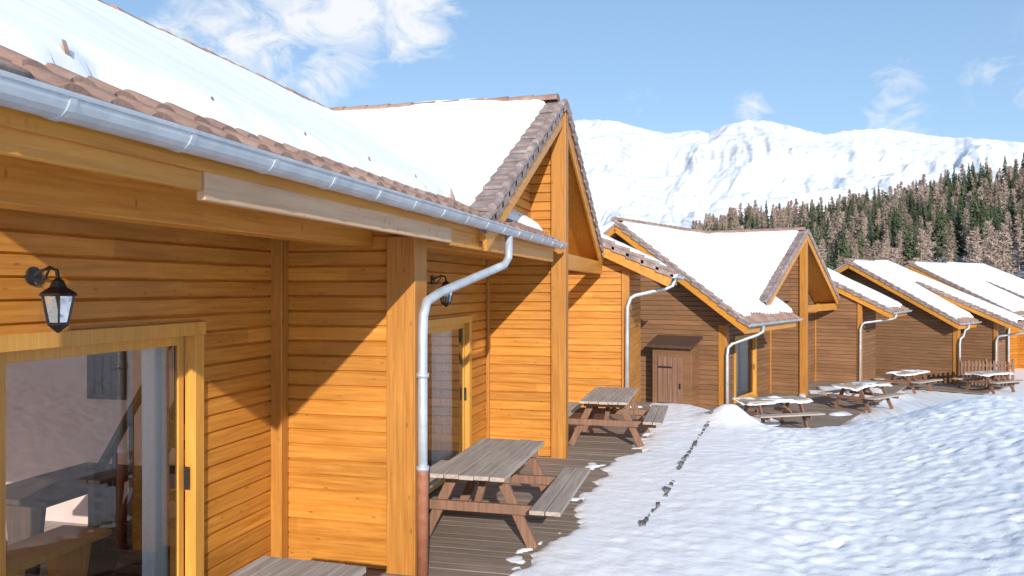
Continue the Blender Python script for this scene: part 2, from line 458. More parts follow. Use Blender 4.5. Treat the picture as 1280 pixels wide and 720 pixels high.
    if P.get('guards'):
        y = y0+.75
        while y < ge-.6:
            x = xg-.30; z = main(x)+.12
            n = len(rt.v)
            rt.v += [(x-.01, y-.028, z-.14), (x-.01, y+.028, z-.14), (x-.015, y+.010, z+.025), (x-.015, y-.010, z+.025),
                     (x+.05, y-.024, z-.16), (x+.05, y+.024, z-.16)]
            rt.f += [(n, n+1, n+2, n+3), (n+4, n+5, n+2, n+3), (n, n+4, n+3), (n+1, n+5, n+2)]
            y += .95
    def lim_cross(a0, dirx, L, f):
        def lim(z):
            ok = lambda s: f(a0+dirx*s)-.16 > z
            if ok(0) and ok(L): return (0, L)
            if not ok(0) and not ok(L): return (0, 0)
            a, b = 0, L; fa = ok(0)
            for _ in range(24):
                m_ = (a+b)/2
                if ok(m_) == fa: a = m_
                else: b = m_
            return (0, a) if fa else (a, L)
        return lim
    x1 = -1.36
    lowz = P.get('lowz', -.6)
    if near:
        yE = -4.78
        siding(wl, (x1, yE), (x1, 0), -.1, 3.75, (1, 0), None, [(0.05, -1.14-yE, 0, 2.2)])
        siding(wl, (x1, 0), (0, 0), -.1, 3.9, (0, -1), lim_cross(x1, 1, -x1, main))
        po.box(x1-.005, x1+.11, -.125, -.0, -.1, 3.05)
        po.box(-.27, .0, -.06, .24, -.1, 2.95)
        wl.box(x1, -.28, .05, .22, -.1, 3.2)
        siding(wl, (xb+.6, yE), (x1, yE), -.1, 5.2, (0, -1), lambda z: (max(0, (z-(ze-.16))/pit-.6), min(x1-xb-.6, (zr-.16-z)/pit+(xr-xb-.6))), [(1.2, 4.9, .4, 2.3)])  # unseen opening in the end wall, added to let sun into the room
    else:
        siding(wl, (xb+.6, 0), (0, 0), lowz, zr, (0, -1), lambda z: (max(0, (z-(ze-.16))/pit-.6), min(0-xb-.6, (zr-.16-z)/pit+(xr-xb-.6))))
        po.box(-.2, .02, -.03, .22, lowz, ze-.1)
    yc = P['gy'] if G else wy0+.4
    x3 = -.8
    op3 = P.get('door3')
    y3s = .22
    siding(wl, (x3, y3s), (x3, yc), lowz, 3.3 if near else ze+.8*pit, (1, 0), None, [(op3[0]-y3s, op3[1]-y3s, 0, 2.08)] if op3 else [])
    po.box(x3, x3+.05, yc-.06, yc-.002, lowz, 3.05)
    if G:
        gy, gs, gx = P['gy'], P['gs'], P['gx']
        hw = P['hw']; zr2 = zr+.02
        gf = lambda Y: zr2-abs(Y-gy)*gs
        for sg in (-1, 1):
            lo = gy+sg*hw
            xq = xr
            T = [(xq, lo, gf(lo)+OFF), (gx, lo, gf(lo)+OFF), (gx, gy, zr2+OFF), (xq, gy, zr2+OFF)]
            slab(tile, T, .04)
            slab(soff, [(x, y, z-.043) for x, y, z in [(xq, lo+.002, gf(lo)+OFF), (gx-.03, lo+.002, gf(lo)+OFF), (gx-.03, gy, zr2+OFF), (xq, gy, zr2+OFF)]], .07)
            verge_tiles(ver, (gx, lo, gf(lo)-.02), (gx, gy, zr2-.02), .26 if sg < 0 else .22, (-1, 0))
            bm.beam((gx-.03, lo-.05*sg, gf(lo)-.16), (gx-.03, gy, zr2-.19), .04, .22)
            def dG(X, Y):
                return np.minimum(gx-.28+(fbm(Y*1.1, X*0, 9)-.5)*.14-X, abs(lo-gy)-.1-np.abs(Y-gy))
            f2 = lambda X, Y: zr2-np.abs(Y-gy)*gs
            ysn = np.arange(gy-hw+.05, gy+.001, g) if sg < 0 else np.arange(gy, gy+hw-.05, g)
            snow_sheet(sA, np.arange(xr-.1, gx-.1, g), ysn, f2, dG, .14, 11,
                       lambda X, Y: f2(X, Y) > (main(X)-.3 if sg < 0 else wing(X)*0+ze-.5))
        wx = P['wx']
        def limu(z):
            half = (zr2-.14-z)/gs
            return (min(hw, max(0, hw-half)), hw)
        siding(wl, (wx, gy-hw), (wx, gy), main(wx)-.2, zr2-.15, (1, 0), limu)
        siding(wl, (x3, gy), (.24, gy), lowz, zr2-.2, (0, -1))
        wl.box(x3, .23, gy+.03, gy+.13, lowz, zr2-.2)
        po.box(.2, .42, gy-.07, gy+.16, lowz, zr2-.16)
        xr_ = -.45
        def limr(z):
            half = (zr2-.14-z)/gs
            return (0, min(hw, half)) if half > 0 else (0, 0)
        siding(wl, (xr_, gy+.13), (xr_, gy+hw+.13), lowz, zr2-.15, (1, 0), limr)
        bm.box(.26, .38, gy+.17, gy+hw-.02, 2.78, 3.02)
        bm.box(-.35, .25, gy+hw-.1, gy+hw+.0, 2.85, 3.02)
        x = gx-.1
        while x > xr+.2:
            n = len(rt.v); seg = 8; rr = .10
            for (xx, r_) in ((x, rr+.012), (x-.42, rr-.008)):
                for k in range(seg+1):
                    a = math.pi*k/seg
                    rt.v.append((xx, gy+r_*1.25*math.cos(a), zr2+.02+r_*math.sin(a)))
            for k in range(seg): rt.f.append((n+k, n+seg+1+k, n+seg+2+k, n+k+1))
            rt.f.append(tuple(n+k for k in range(seg+1)))
            x -= .38
        y7 = gy+hw+.14; x7 = xr_
    else:
        y7 = wy0+.4; x7 = x3
    xe = P.get('xe', .87)
    siding(wl, (x7, y7), (xe-.1, y7), lowz, wing(x7)-.2, (0, -1), lim_cross(x7, 1, xe-.1-x7, wing))
    po.box(xe-.12, xe+.03, y7-.04, y7+.14, lowz, wing(xe)-.16)
    po.box(x7, x7+.05, y7-.09, y7-.02, lowz, 3.0)
    siding(wl, (xe-.05, y7+.14), (xe-.05, wy1-.4), lowz, wing(xe)-.16, (1, 0))
    wl.quad((xb+.6, wy1-.4, lowz), (xe-.05, wy1-.4, lowz), (xe-.05, wy1-.4, wing(xe)-.2), (xb+.6, wy1-.4, ze+.1))
    wl.f.append((len(wl.v), len(wl.v)+1, len(wl.v)+2)); wl.v += [(xb+.6, wy1-.401, ze+.1), (xe-.05, wy1-.401, wing(xe)-.2), (xr, wy1-.401, zr-.15)]
    wl.quad((xb+.6, y0+.25, lowz), (xb+.6, wy1-.4, lowz), (xb+.6, wy1-.4, ze+.25), (xb+.6, y0+.25, ze+.25))
    if near:
        downpipe(e, [(xg+.06, 1.58, ze-.1), (xg+.06, 1.57, ze-.34), (xg+.03, 1.50, ze-.42), (.12, .25, ze-.70), (.09, -.02, ze-.78), (.085, -.085, ze-.90), (.085, -.10, ze-1.1), (.085, -.10, 1.6), (.085, -.10, .02)], .93)
    else:
        downpipe(e, [(xg+.06, .5, ze-.1), (xg+.05, .47, ze-.28), (xg-.05, .35, ze-.36), (.18, -.0, ze-.6), (.1, -.10, ze-.7), (.08, -.12, ze-.9), (.08, -.12, lowz)])
    downpipe(e, [(xw+.06, wy0+.5, zw-.1), (xw+.02, wy0+.5, zw-.25), (xw-.1, wy0+.5, zw-.31), (xe+.15, y7-.08, zw-.45), (xe+.06, y7-.10, zw-.5), (xe+.0, y7-.10, zw-.68), (xe-.02, y7-.10, lowz)], None, .038)
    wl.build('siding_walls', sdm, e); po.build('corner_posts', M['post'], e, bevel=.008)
    bm.build('beams_and_fascia', M['beam'], e, bevel=.006)
    if pale.v: pale.build('pale_fascia_board', M['pale'], e, bevel=.005)
    tile.build('roof_tiles', M['tile'], e); soff.build('soffit_boards', M['beam'], e)
    ver.build('verge_tiles', M['verge'], e, bevel=.008); rt.build('ridge_tiles', M['tile'], e)
    zi.build('zinc_gutters', M['zinc'], e, False); sA.build('snow_on_roof', M['snow'], e, True)
    if op3:
        c3 = P.get('cur3', [(op3[0]+.1, op3[1]-.1)])
        door(e, x3, op3[0]+.02, op3[1]-.02, .12, 2.02, P.get('pan3', 1), c3)
        rm = MB(); ya, yb = op3[0]-.5, op3[1]+.6
        rm.quad((x3-2.5, ya, 0.06), (x3-.3, ya, 0.06), (x3-.3, yb, 0.06), (x3-2.5, yb, 0.06))
        rm.quad((x3-2.5, ya, 0), (x3-2.5, yb, 0), (x3-2.5, yb, 2.4), (x3-2.5, ya, 2.4))
        rm.quad((x3-2.5, ya, 0), (x3-.03, ya, 0), (x3-.03, ya, 2.4), (x3-2.5, ya, 2.4))
        rm.quad((x3-2.5, yb, 0), (x3-.03, yb, 0), (x3-.03, yb, 2.4), (x3-2.5, yb, 2.4))
        rm.build('room_walls', M['plaster'], e)
    return e

c1 = chalet((-2.5, 6.56, 0), 0, dict(near=True, y0=-4.72, xg=.36, ze=3.16, xr=-3.4, zr=5.22, gy=5.02, gs=.5, gx=.40, hw=4.25, wx=-.12,
            gend=4.62, xw=1.72, zw=2.80, wy0=9.05, wy1=13.3, door3=(1.85, 4.15), cur3=[(3.15, 3.98)], guards=True, grid=.06, T=.17))
door(c1, -1.36, -4.67, -1.14, .04, 2.14, 2, [(-1.56, -1.20), (-4.6, -4.3)])
r21 = -R(20.9)
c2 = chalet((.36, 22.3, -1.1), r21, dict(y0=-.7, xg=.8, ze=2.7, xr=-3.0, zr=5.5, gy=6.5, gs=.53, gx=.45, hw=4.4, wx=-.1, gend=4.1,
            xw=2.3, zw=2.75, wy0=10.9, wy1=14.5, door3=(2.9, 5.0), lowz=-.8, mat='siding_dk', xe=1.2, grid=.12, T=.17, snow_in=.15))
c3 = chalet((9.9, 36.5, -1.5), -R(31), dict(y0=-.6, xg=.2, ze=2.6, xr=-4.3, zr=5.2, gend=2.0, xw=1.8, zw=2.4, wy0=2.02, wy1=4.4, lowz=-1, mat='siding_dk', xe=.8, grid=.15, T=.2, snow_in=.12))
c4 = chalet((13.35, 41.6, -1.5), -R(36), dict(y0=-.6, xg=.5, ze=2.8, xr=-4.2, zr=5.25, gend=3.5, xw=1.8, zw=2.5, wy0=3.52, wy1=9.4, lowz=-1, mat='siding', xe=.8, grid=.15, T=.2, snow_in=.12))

# interior of near chalet
def par1(o):
    o.parent = c1; o.matrix_parent_inverse = Matrix.Translation((2.5, -6.56, 0))
it = MB()
X0, X1, Y0, Y1 = -8.3, -3.93, 1.85, 7.0
it.quad((X0, Y0, .03), (X0, Y1, .03), (X0, Y1, 2.6), (X0, Y0, 2.6)); it.quad((X0, Y1, .03), (X1, Y1, .03), (X1, Y1, 2.6), (X0, Y1, 2.6))  # near end left open for sun from the added end-wall opening
it.quad((X0, Y0, 2.6), (X1, Y0, 2.6), (X1, Y1, 2.6), (X0, Y1, 2.6))
par1(it.build('living_room_walls', M['plaster']))
it = MB(); it.quad((X0, Y0, .03), (X1, Y0, .03), (X1, Y1, .03), (X0, Y1, .03)); par1(it.build('living_room_floor', M['weather']))
def in_table(loc, lx, ly, h, name, mat):
    b = MB(); b.box(-lx/2, lx/2, -ly/2, ly/2, h-.05, h)
    for sy in (-1, 1):
        b.box(-.22, .22, sy*(ly/2-.2)-.03, sy*(ly/2-.2)+.03, 0.0, .08)
        b.hexa([(-.12, sy*(ly/2-.2)-.025, .08), (.12, sy*(ly/2-.2)-.025, .08), (.12, sy*(ly/2-.2)+.025, .08), (-.12, sy*(ly/2-.2)+.025, .08),
                (-.2, sy*(ly/2-.2)-.025, h-.05), (.2, sy*(ly/2-.2)-.025, h-.05), (.2, sy*(ly/2-.2)+.025, h-.05), (-.2, sy*(ly/2-.2)+.025, h-.05)])
    b.box(-.03, .03, -ly/2+.2, ly/2-.2, .2, .3)
    o = b.build(name, mat, bevel=.01); o.location = loc
in_table((-5.5, 5.85, .03), .8, 1.3, .78, 'dining_table', M['dark'])
in_table((-4.95, 5.7, .03), .28, 1.2, .45, 'wooden_bench', M['dark'])
in_table((-4.75, 4.75, .03), .45, 1.0, .60, 'coffee_table', M['frame'])
in_table((-5.4, 4.6, .03), .3, .9, .42, 'wooden_bench', M['frame'])
b = MB(); b.box(-6.3, -5.85, 6.95, 6.98, 1.35, 1.85)
for k in range(4): b.box(-6.27+k*.1, -6.2+k*.1, 6.93, 6.952, 1.4, 1.8)
b.build('framed_picture', M['dark'])
b = MB()
for k in range(9):
    b.box(-4.9, -4.1, 6.9-k*.16-.18, 6.9-k*.16, .1+(8-k)*.19, .14+(8-k)*.19)
b.beam((-4.9, 6.9, 1.75), (-4.9, 5.5, .08), .05, .2); b.beam((-4.9, 6.9, 2.55), (-4.9, 5.5, .95), .05, .06); b.box(-4.93, -4.87, 5.45, 5.52, .03, 1.05)
for k in range(1, 7): b.box(-4.915, -4.885, 5.5+k*.2, 5.53+k*.2, .08+k*.238, .95+k*.228)
b.build('staircase', M['dark'])
b = MB(); b.tube([(0, 0, 0), (0, 0, .02), (0, 0, .12), (0, 0, .14)], [.03, .045, .05, .035], 14); o = b.build('red_jug', M['red'], smooth=True); o.location = (-4.75, 4.45, .63)

lantern((-3.86, 3.84, 2.57)); lantern((-3.3, 9.15, 2.6))

# ------------------------------------------------------------ hutch on chalet 2
hb = MB(); hd = MB(); hr = MB(); hi = MB()
hb.box(-1.9, -.75, -.55, -.02, -.5, 1.98)
hd.box(-1.72, -1.0, -.585, -.555, .05, 1.72)
for k in range(5): hd.box(-1.70+k*.14, -1.70+k*.14+.128, -.60, -.583, .07, 1.70)
hr.hexa([(-2.0, -.72, 1.96), (-.65, -.72, 1.96), (-.65, -.0, 2.2), (-2.0, -.0, 2.2), (-2.0, -.72, 2.03), (-.65, -.72, 2.03), (-.65, -.0, 2.27), (-2.0, -.0, 2.27)])
for z in (.4, 1.4): hi.box(-1.7, -1.3, -.612, -.601, z, z+.05)
hi.box(-1.08, -1.04, -.63, -.601, .85, 1.0)
he = empty('storage_cupboard', (.36, 22.3, -1.1), r21)
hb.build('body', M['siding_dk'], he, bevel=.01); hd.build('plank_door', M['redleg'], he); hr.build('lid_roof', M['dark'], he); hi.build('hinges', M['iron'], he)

# ------------------------------------------------------------ decks
def deck(name, loc, rz, x0, x1, y0, y1, z):
    b = MB(); y = y0
    while y < y1:
        j = random.uniform(-.003, .003)
        b.box(x0, x1+random.uniform(-.015, .015), y, y+.13, z-.035+j, z+j); y += .14
    o = b.build(name, M['deck']); o.location = loc; o.rotation_euler = (0, 0, rz); return o
deck('wooden_deck', (0, 0, 0), 0, -3.85, -1.05, 1.0, 17.6, 0)
deck('wooden_deck', (.36, 22.3, -1.1), r21, -.85, 2.7, -1.6, 11.2, .0)
deck('wooden_deck', (9.9, 36.5, -1.5), -R(31), -4.4, 1.6, -2.6, 3, .02)

# ------------------------------------------------------------ picnic tables
def picnic(loc, rz, snow=0.0):
    e = empty('picnic_table', loc, rz)
    t = MB(); l = MB(); s = MB()
    for k in range(5):
        t.box(-.37+k*.149, -.37+k*.149+.142, -.92+random.uniform(-.012, .012), .92+random.uniform(-.012, .012), .715+random.uniform(-.002, .002), .755+random.uniform(-.002, .002))
    for sx in (-1, 1):
        for k in range(2):
            a = .60+k*.15; x0, x1 = sorted((sx*a, sx*(a+.14)))
            t.box(x0, x1, -.92+random.uniform(-.01, .01), .92+random.uniform(-.01, .01), .43, .47)
    for sy in (-.60, .60):
        l.box(-.35, .35, sy-.025, sy+.025, .63, .713)
        l.box(-.78, .78, sy-.025, sy+.025, .335, .428)
        for sx in (-1, 1):
            l.beam((sx*.22, sy+.052, .70), (sx*.56, sy+.052, .0), .048, .10, (sx, 0, .5))
    for sg in (-1, 1):
        l.beam((0, sg*.57, .38), (0, sg*.15, .70), .07, .045, (0, 0, 1))
    t.build('planks', M['weather'], e, bevel=.006); l.build('a_frame_legs', M['redleg'], e, bevel=.006)
    if snow > 0:
        X, Y = np.meshgrid(np.arange(-.40, .41, .04), np.arange(-.94, .95, .04), indexing='ij')
        n = fbm(X*2.2+loc[0], Y*2.2+loc[1], 3)
        Z = .75+(n-(1-snow))*.22; Z = np.minimum(Z, .79)
        ed = np.minimum(.40-np.abs(X), .94-np.abs(Y)); Z = Z-.05*(ed < .03)
        s.grid(X, Y, Z); s.build('snow_patch', M['snow'], e, True)
    return e
picnic((-2.22, 8.0, 0), 0)
picnic((-1.62, 13.1, 0), 0)
picnic((-2.5, 3.72, 0), R(-2))
picnic((1.5, 21.5, -1.1), R(-60), .44)
picnic((4.35, 25.6, -1.1), R(-40), .38)
picnic((7.35, 33.6, -1.48), R(-40), .40)
picnic((10.4, 34.4, -1.5), R(-50), .45)

# ------------------------------------------------------------ fence
fe = MB()
L = 2.6
for k in range(15):
    x = k*L/14; h = .98+random.uniform(-.02, .02); fe.box(x-.045, x+.045, -.015, .015, .08, h)
fe.box(-.05, L+.05, .017, .06, .25, .33); fe.box(-.05, L+.05, .017, .06, .78, .86)
for x in (-.08, L/2, L+.08): fe.box(x-.05, x+.05, .062, .16, -.15, 1.08)
o = fe.build('picket_fence', M['redleg'], bevel=.005)
def wpos(px, d, z):
    lat = (px-640)/FPX*d
    return Vector((lat*math.cos(YAW)-d*math.sin(YAW), lat*math.sin(YAW)+d*math.cos(YAW), z))
a = wpos(1202, 31.5, -1.4); b_ = wpos(1268, 31.0, -1.4); d_ = b_-a
o.location = a; o.rotation_euler = (0, 0, math.atan2(d_.y, d_.x)); o.scale = (d_.length/2.7, 1, 1.05)

# ------------------------------------------------------------ ground
def gz(X, Y):
    bank = .58*ss(1.3, 5.2, X)*ss(40, 20, Y)
    bank = bank+.30*ss(7, -1, Y)*ss(-1.4, 1.2, X)
    st = 16.9-2.6*ss(-.8, 1.2, X)+1.0*ss(3, 5, X)
    t = np.clip((Y-st)/6.0, 0, 1); fall = -1.12*t*t*(3-2*t)-.42*ss(25, 34, Y)
    z = bank*(1-.9*ss(17, 23, Y))+fall
    return z
def axis(lo, hi, d, far):
    a = [lo]; s = d
    while a[0] > -far: s *= 1.35; a.insert(0, a[0]-s)
    m_ = list(np.arange(lo+d, hi, d)); b = [m_[-1]]; s = d
    while b[-1] < far: s *= 1.18 if b[-1] < 60 else 1.4; b.append(b[-1]+s)
    return np.array(a+m_+b[1:])
gx_ = axis(-2.3, 10.5, .042, 6000); gy_ = axis(3.5, 22.5, .046, 6000)
X, Y = np.meshgrid(gx_, gy_, indexing='ij')
Z = gz(X, Y)
nearf = ss(70, 25, np.hypot(X, Y))
big = (fbm(X*.35, Y*.35, 2, 3)-.44)*.10
mid = (fbm(X*1.7, Y*1.7, 4, 3)-.45)*.03
u_ = X+.25*fbm(X*2, Y*2, 51, 2); v_ = Y+.25*fbm(X*2, Y*2, 57, 2)
cr = np.abs(fbm(u_*5.3, v_*5.3, 6, 3)-.45)
lump = np.clip((fbm(u_*9.5, v_*9.5, 9, 3)-.42), -.15, .3)*.050
tiny = (fbm(X*15, Y*15, 19, 2)-.37)*.020
foot = -np.clip(.30-np.hypot((u_*2.6+vnoise(X, Y, 3)*.8) % 1-.5, ((v_*1.9+vnoise(Y, X, 4)*.8) % 1-.5)*.8), 0, .2)*.11*(vnoise(X*.6, Y*.6, 12) > .5)
rough = np.clip(ss(-.6, .8, X-.03*Y), .4, 1)
Z = Z+(big+(mid+lump+foot+tiny-cr*.045)*rough)*nearf*ss(-2.0, -.6, X)
edge = -1.42+(fbm(Y*.9, Y*0, 21, 3)-.45)*.9+.12*np.sin(Y*.5)+(fbm(X*4, Y*4, 23, 3)-.45)*.45
sd = ss(-.22, .18, X-edge)
w1 = ss(18.6, 17.4, Y)
Z = np.where(X < 30, Z*(sd*w1+(1-w1))+(-.16*(1-sd)+.05*sd)*w1, Z)
blob = (fbm(X*1.9, Y*1.9, 83, 4)-.57)*.5*ss(-2.2, -1.5, X)
Z = np.where((X < edge)&(Y < 17.4)&(X > -2.25), np.maximum(Z, np.minimum(blob, .035)), Z)
Z = Z+.30*np.exp(-(((X-.35)/.42)**2+((Y-15.6)/.55)**2))
dx = X-.36; dy = Y-22.3; ca, sa = math.cos(r21), math.sin(r21)
lx = dx*ca+dy*sa; ly = -dx*sa+dy*ca
ins = ss(3.0, 2.3, lx)*ss(-2.0, -1.5, ly)*ss(11.7, 11.2, ly)*ss(-12, -11, lx)
n2 = fbm(X*.9, Y*.9, 31, 3)
Z = Z*(1-ins)+(-1.1+np.clip((n2-.47)*.9, -.15, .09)*(lx > .2)-.12*(lx <= .2))*ins
Z = Z-.02
gm = MB(); gm.grid(X, Y, Z)
gm.build('snow_ground', M['gsnow'], smooth=True)

st = MB()
pth = [Vector((-.72, 8.4)), Vector((-.58, 9.4)), Vector((-.42, 11.2)), Vector((-.22, 13.4)), Vector((-.02, 15.4)), Vector((.1, 16.4))]
def along(t):
    t *= len(pth)-1; i = min(int(t), len(pth)-2); return pth[i].lerp(pth[i+1], t-i)
for k in range(110):
    if fbm(np.array(k*.13), np.array(0.), 77, 2) < .27 or random.random() < .12: continue
    q = along(k/110+random.uniform(-.004, .004)); s_ = random.uniform(.02, .055)
    n = len(st.v)
    ix = np.searchsorted(gx_, q.x); iy = np.searchsorted(gy_, q.y); zz = Z[ix, iy]-random.uniform(0, .02)
    for (a, b, c) in ((-1, -1, -1), (1, -1, -1), (1, 1, -1), (-1, 1, -1), (-.8, -.8, 1), (.8, -.8, 1), (.8, .8, 1), (-.8, .8, 1)):
        st.v.append((q.x+a*s_*.6+random.uniform(-.02, .02), q.y+b*s_*1.8+random.uniform(-.02, .02), zz+c*s_*.5+random.uniform(-.02, .01)))
    for f in ((0, 3, 2, 1), (4, 5, 6, 7), (0, 1, 5, 4), (1, 2, 6, 5), (2, 3, 7, 6), (3, 0, 4, 7)): st.f.append(tuple(n+i for i in f))
st.build('stone_edging', M['stone'], bevel=.012)

# ------------------------------------------------------------ mountain
def az_of(px): return math.atan((px-640)/FPX)
def from_az(az, r):
    d = r*np.cos(az); lat = r*np.sin(az)
    return lat*math.cos(YAW)-d*math.sin(YAW), lat*math.sin(YAW)+d*math.cos(YAW)
prof = [(-400, 230), (0, 215), (300, 200), (560, 180), (700, 152), (730, 149), (765, 150), (800, 159), (832, 167), (872, 162), (885, 166), (905, 156), (935, 150), (962, 151), (1000, 161), (1030, 168), (1060, 163), (1105, 160), (1140, 166), (1180, 171), (1230, 173), (1280, 178), (1500, 190), (2200, 220)]
azp = np.array([az_of(p_[0]) for p_ in prof]); elp = np.array([(360-p_[1])/math.hypot(FPX, p_[0]-640) for p_ in prof])
az = np.linspace(az_of(-300), az_of(1900), 900); rr = np.concatenate([np.linspace(900, 2560, 260), np.linspace(2590, 3300, 16)])
A, Rr = np.meshgrid(az, rr, indexing='ij')
cre = np.interp(A, azp, elp)
RC = 2380+200*(fbm(A*9, A*0, 3, 3)-.5)
crest = cre*RC
u = np.clip((Rr-900)/(RC-900), 0, 1.0)
px_, py_ = from_az(A, Rr)
wxx = px_+260*(fbm(px_*.003, py_*.003, 61, 3)-.5); wyy = py_+260*(fbm(px_*.003, py_*.003, 67, 3)-.5)
shape = .14*u+.50*u**1.4+.36*ss(.50, 1.0, u)
ridg = 1-np.abs(2*fbm(wxx*.0050, wyy*.0030, 14, 6)-1.0)
fine = (fbm(wxx*.02, wyy*.014, 7, 5)-.48)
env = (u**.6)*(1-u**5)
base = crest*shape
Zm = base+((ridg-.82)*210+fine*48)*env
hrel = Zm/np.maximum(crest, 1)
Zm = Zm+crest*.04*np.sin(hrel*22+6*fbm(px_*.002, py_*.002, 71, 3))*ss(.5, .75, hrel)*(1-u**6)
Zm = np.minimum(Zm, crest*(.93+.07*u**10))
Zm = Zm+(fbm(A*150, u*3, 22, 3)-.48)*9*u
Zm = np.where(Rr > RC, crest-(Rr-RC)*.12, Zm)-10*(1-u)+2.5
mm = MB(); mm.grid(px_, py_, Zm)
m, nt, p = mk('mountain_snow_rock')
geo = nt.nodes.new('ShaderNodeNewGeometry'); sp = nt.nodes.new('ShaderNodeSeparateXYZ'); nt.links.new(geo.outputs['Normal'], sp.inputs[0])
pos = nt.nodes.new('ShaderNodeSeparateXYZ'); nt.links.new(geo.outputs['Position'], pos.inputs[0])
n1 = noise(nt, mapping(nt, (.006, .006, .030)), 1, 8, .72, .9); n3 = noise(nt, mapping(nt, (.03, .03, .13)), 1, 7, .78)
ste = math_n(nt, 'SUBTRACT', .82, sp.outputs[2])
hf = ramp(nt, math_n(nt, 'DIVIDE', pos.outputs[2], 520), [(.45, 0.0), (.80, .09)])
k = math_n(nt, 'ADD', math_n(nt, 'ADD', math_n(nt, 'MULTIPLY', ste, .42), hf), math_n(nt, 'SUBTRACT', math_n(nt, 'ADD', n1, math_n(nt, 'MULTIPLY', n3, .7)), .86))
rk = ramp(nt, k, [(.07, 0.0), (.15, .25), (.25, 1.0)])
rc = ramp(nt, n3, [(.3, (.36, .38, .44)), (.7, (.52, .52, .54))])  # rock colour paled and blued to carry distance haze
sc_ = ramp(nt, n1, [(.3, (.66, .71, .80)), (.6, (.80, .82, .86))])
c = mixc(nt, math_n(nt, 'MULTIPLY', rk, .70), sc_, rc)
nt.links.new(c, p.inputs['Base Color']); p.inputs['Roughness'].default_value = .8; p.inputs['Specular IOR Level'].default_value = .1
bump(nt, p, math_n(nt, 'ADD', n1, math_n(nt, 'MULTIPLY', n3, .5)), .55, 16)
mm.build('snowy_mountain', m, smooth=True)

# ------------------------------------------------------------ forest hill
tp = [(560, 345), (760, 330), (860, 290), (885, 276), (905, 272), (925, 265), (950, 260), (1000, 258), (1050, 250), (1100, 243), (1140, 233), (1180, 222), (1220, 212), (1280, 203), (1400, 190), (1700, 185)]
azt = np.array([az_of(p_[0]) for p_ in tp]); elt = np.array([(360-p_[1])/math.hypot(FPX, p_[0]-640) for p_ in tp])
RH0, RH1 = 130., 330.
def hillz(a_, r):
    c_ = np.maximum(np.interp(a_, azt, elt)*RH1+2.5-8.5, -2)
    u = np.clip((r-RH0)/(RH1-RH0), 0, 1); z = -3+(c_+3)*(u*.65+.35*u*u)
    return np.where(r > RH1, c_-(r-RH1)*.10, z)
A, Rr = np.meshgrid(np.linspace(azt[0], azt[-1], 120), np.linspace(100, 700, 60), indexing='ij')
hx, hy = from_az(A, Rr)
hm = MB(); hm.grid(hx, hy, hillz(A, Rr)+(fbm(hx*.05, hy*.05, 2)-.5)*3)
m, nt, p = mk('forest_floor')
n1 = noise(nt, mapping(nt, (.2, .2, .2)), 1, 5)
nt.links.new(ramp(nt, n1, [(.45, (.22, .17, .14)), (.66, (.50, .49, .51))]), p.inputs['Base Color']); p.inputs['Roughness'].default_value = .9
hm.build('forest_hillside', m, smooth=True)

def leafmat(name, a, b):
    m, nt, p = mk(name)
    oi = nt.nodes.new('ShaderNodeObjectInfo')
    n1 = noise(nt, mapping(nt, (1.2, 1.2, 1.2)), 1, 4)
    f = math_n(nt, 'ADD', math_n(nt, 'MULTIPLY', n1, .6), math_n(nt, 'MULTIPLY', oi.outputs['Random'], .5))
    nt.links.new(ramp(nt, f, [(.25, a), (.85, b)]), p.inputs['Base Color']); p.inputs['Roughness'].default_value = .8
    p.inputs['Specular IOR Level'].default_value = .1
    return m
ML = {'spruce': leafmat('spruce_needles', (.045, .066, .042), (.13, .145, .075)), 'larch': leafmat('larch_twigs', (.27, .20, .165), (.50, .385, .315))}  # needle and twig colours lightened to include distance haze
def spruce(seed, H=12.):
    rnd = random.Random(seed); b = MB()
    b.tube([(0, 0, 0), (0, 0, H*.95)], [.18, .02], 5)
    lv = 22
    for i in range(lv):
        f = i/(lv-1); z = H*(.08+.9*f); rad = (2.2*(1-f)**.85+.12)*rnd.uniform(.8, 1.15)
        nb = 8 if f < .7 else 5
        for k in range(nb):
            a = rnd.uniform(0, 2*math.pi); r_ = rad*rnd.uniform(.6, 1.15); dr = r_*rnd.uniform(.2, .5)
            c, s = math.cos(a), math.sin(a); w = .16*r_+.14
            zz = z+rnd.uniform(-.2, .2)
            n = len(b.v)
            b.v += [(0, 0, zz+.15), (c*r_*.55-s*w, s*r_*.55+c*w, zz-dr*.35-.1), (c*r_, s*r_, zz-dr), (c*r_*.55+s*w, s*r_*.55-c*w, zz-dr*.35-.1),
                    (c*r_*.6, s*r_*.6, zz-dr*.2+.12), (c*r_*.7-s*w*.6, s*r_*.7+c*w*.6, zz-dr-.35), (c*r_*.45+s*w*.8, s*r_*.45-c*w*.8, zz-dr*.5-.45)]
            b.f += [(n, n+1, n+4), (n+1, n+2, n+4), (n+2, n+3, n+4), (n+3, n, n+4), (n+1, n+5, n+4), (n+3, n+6, n+4)]
    return b
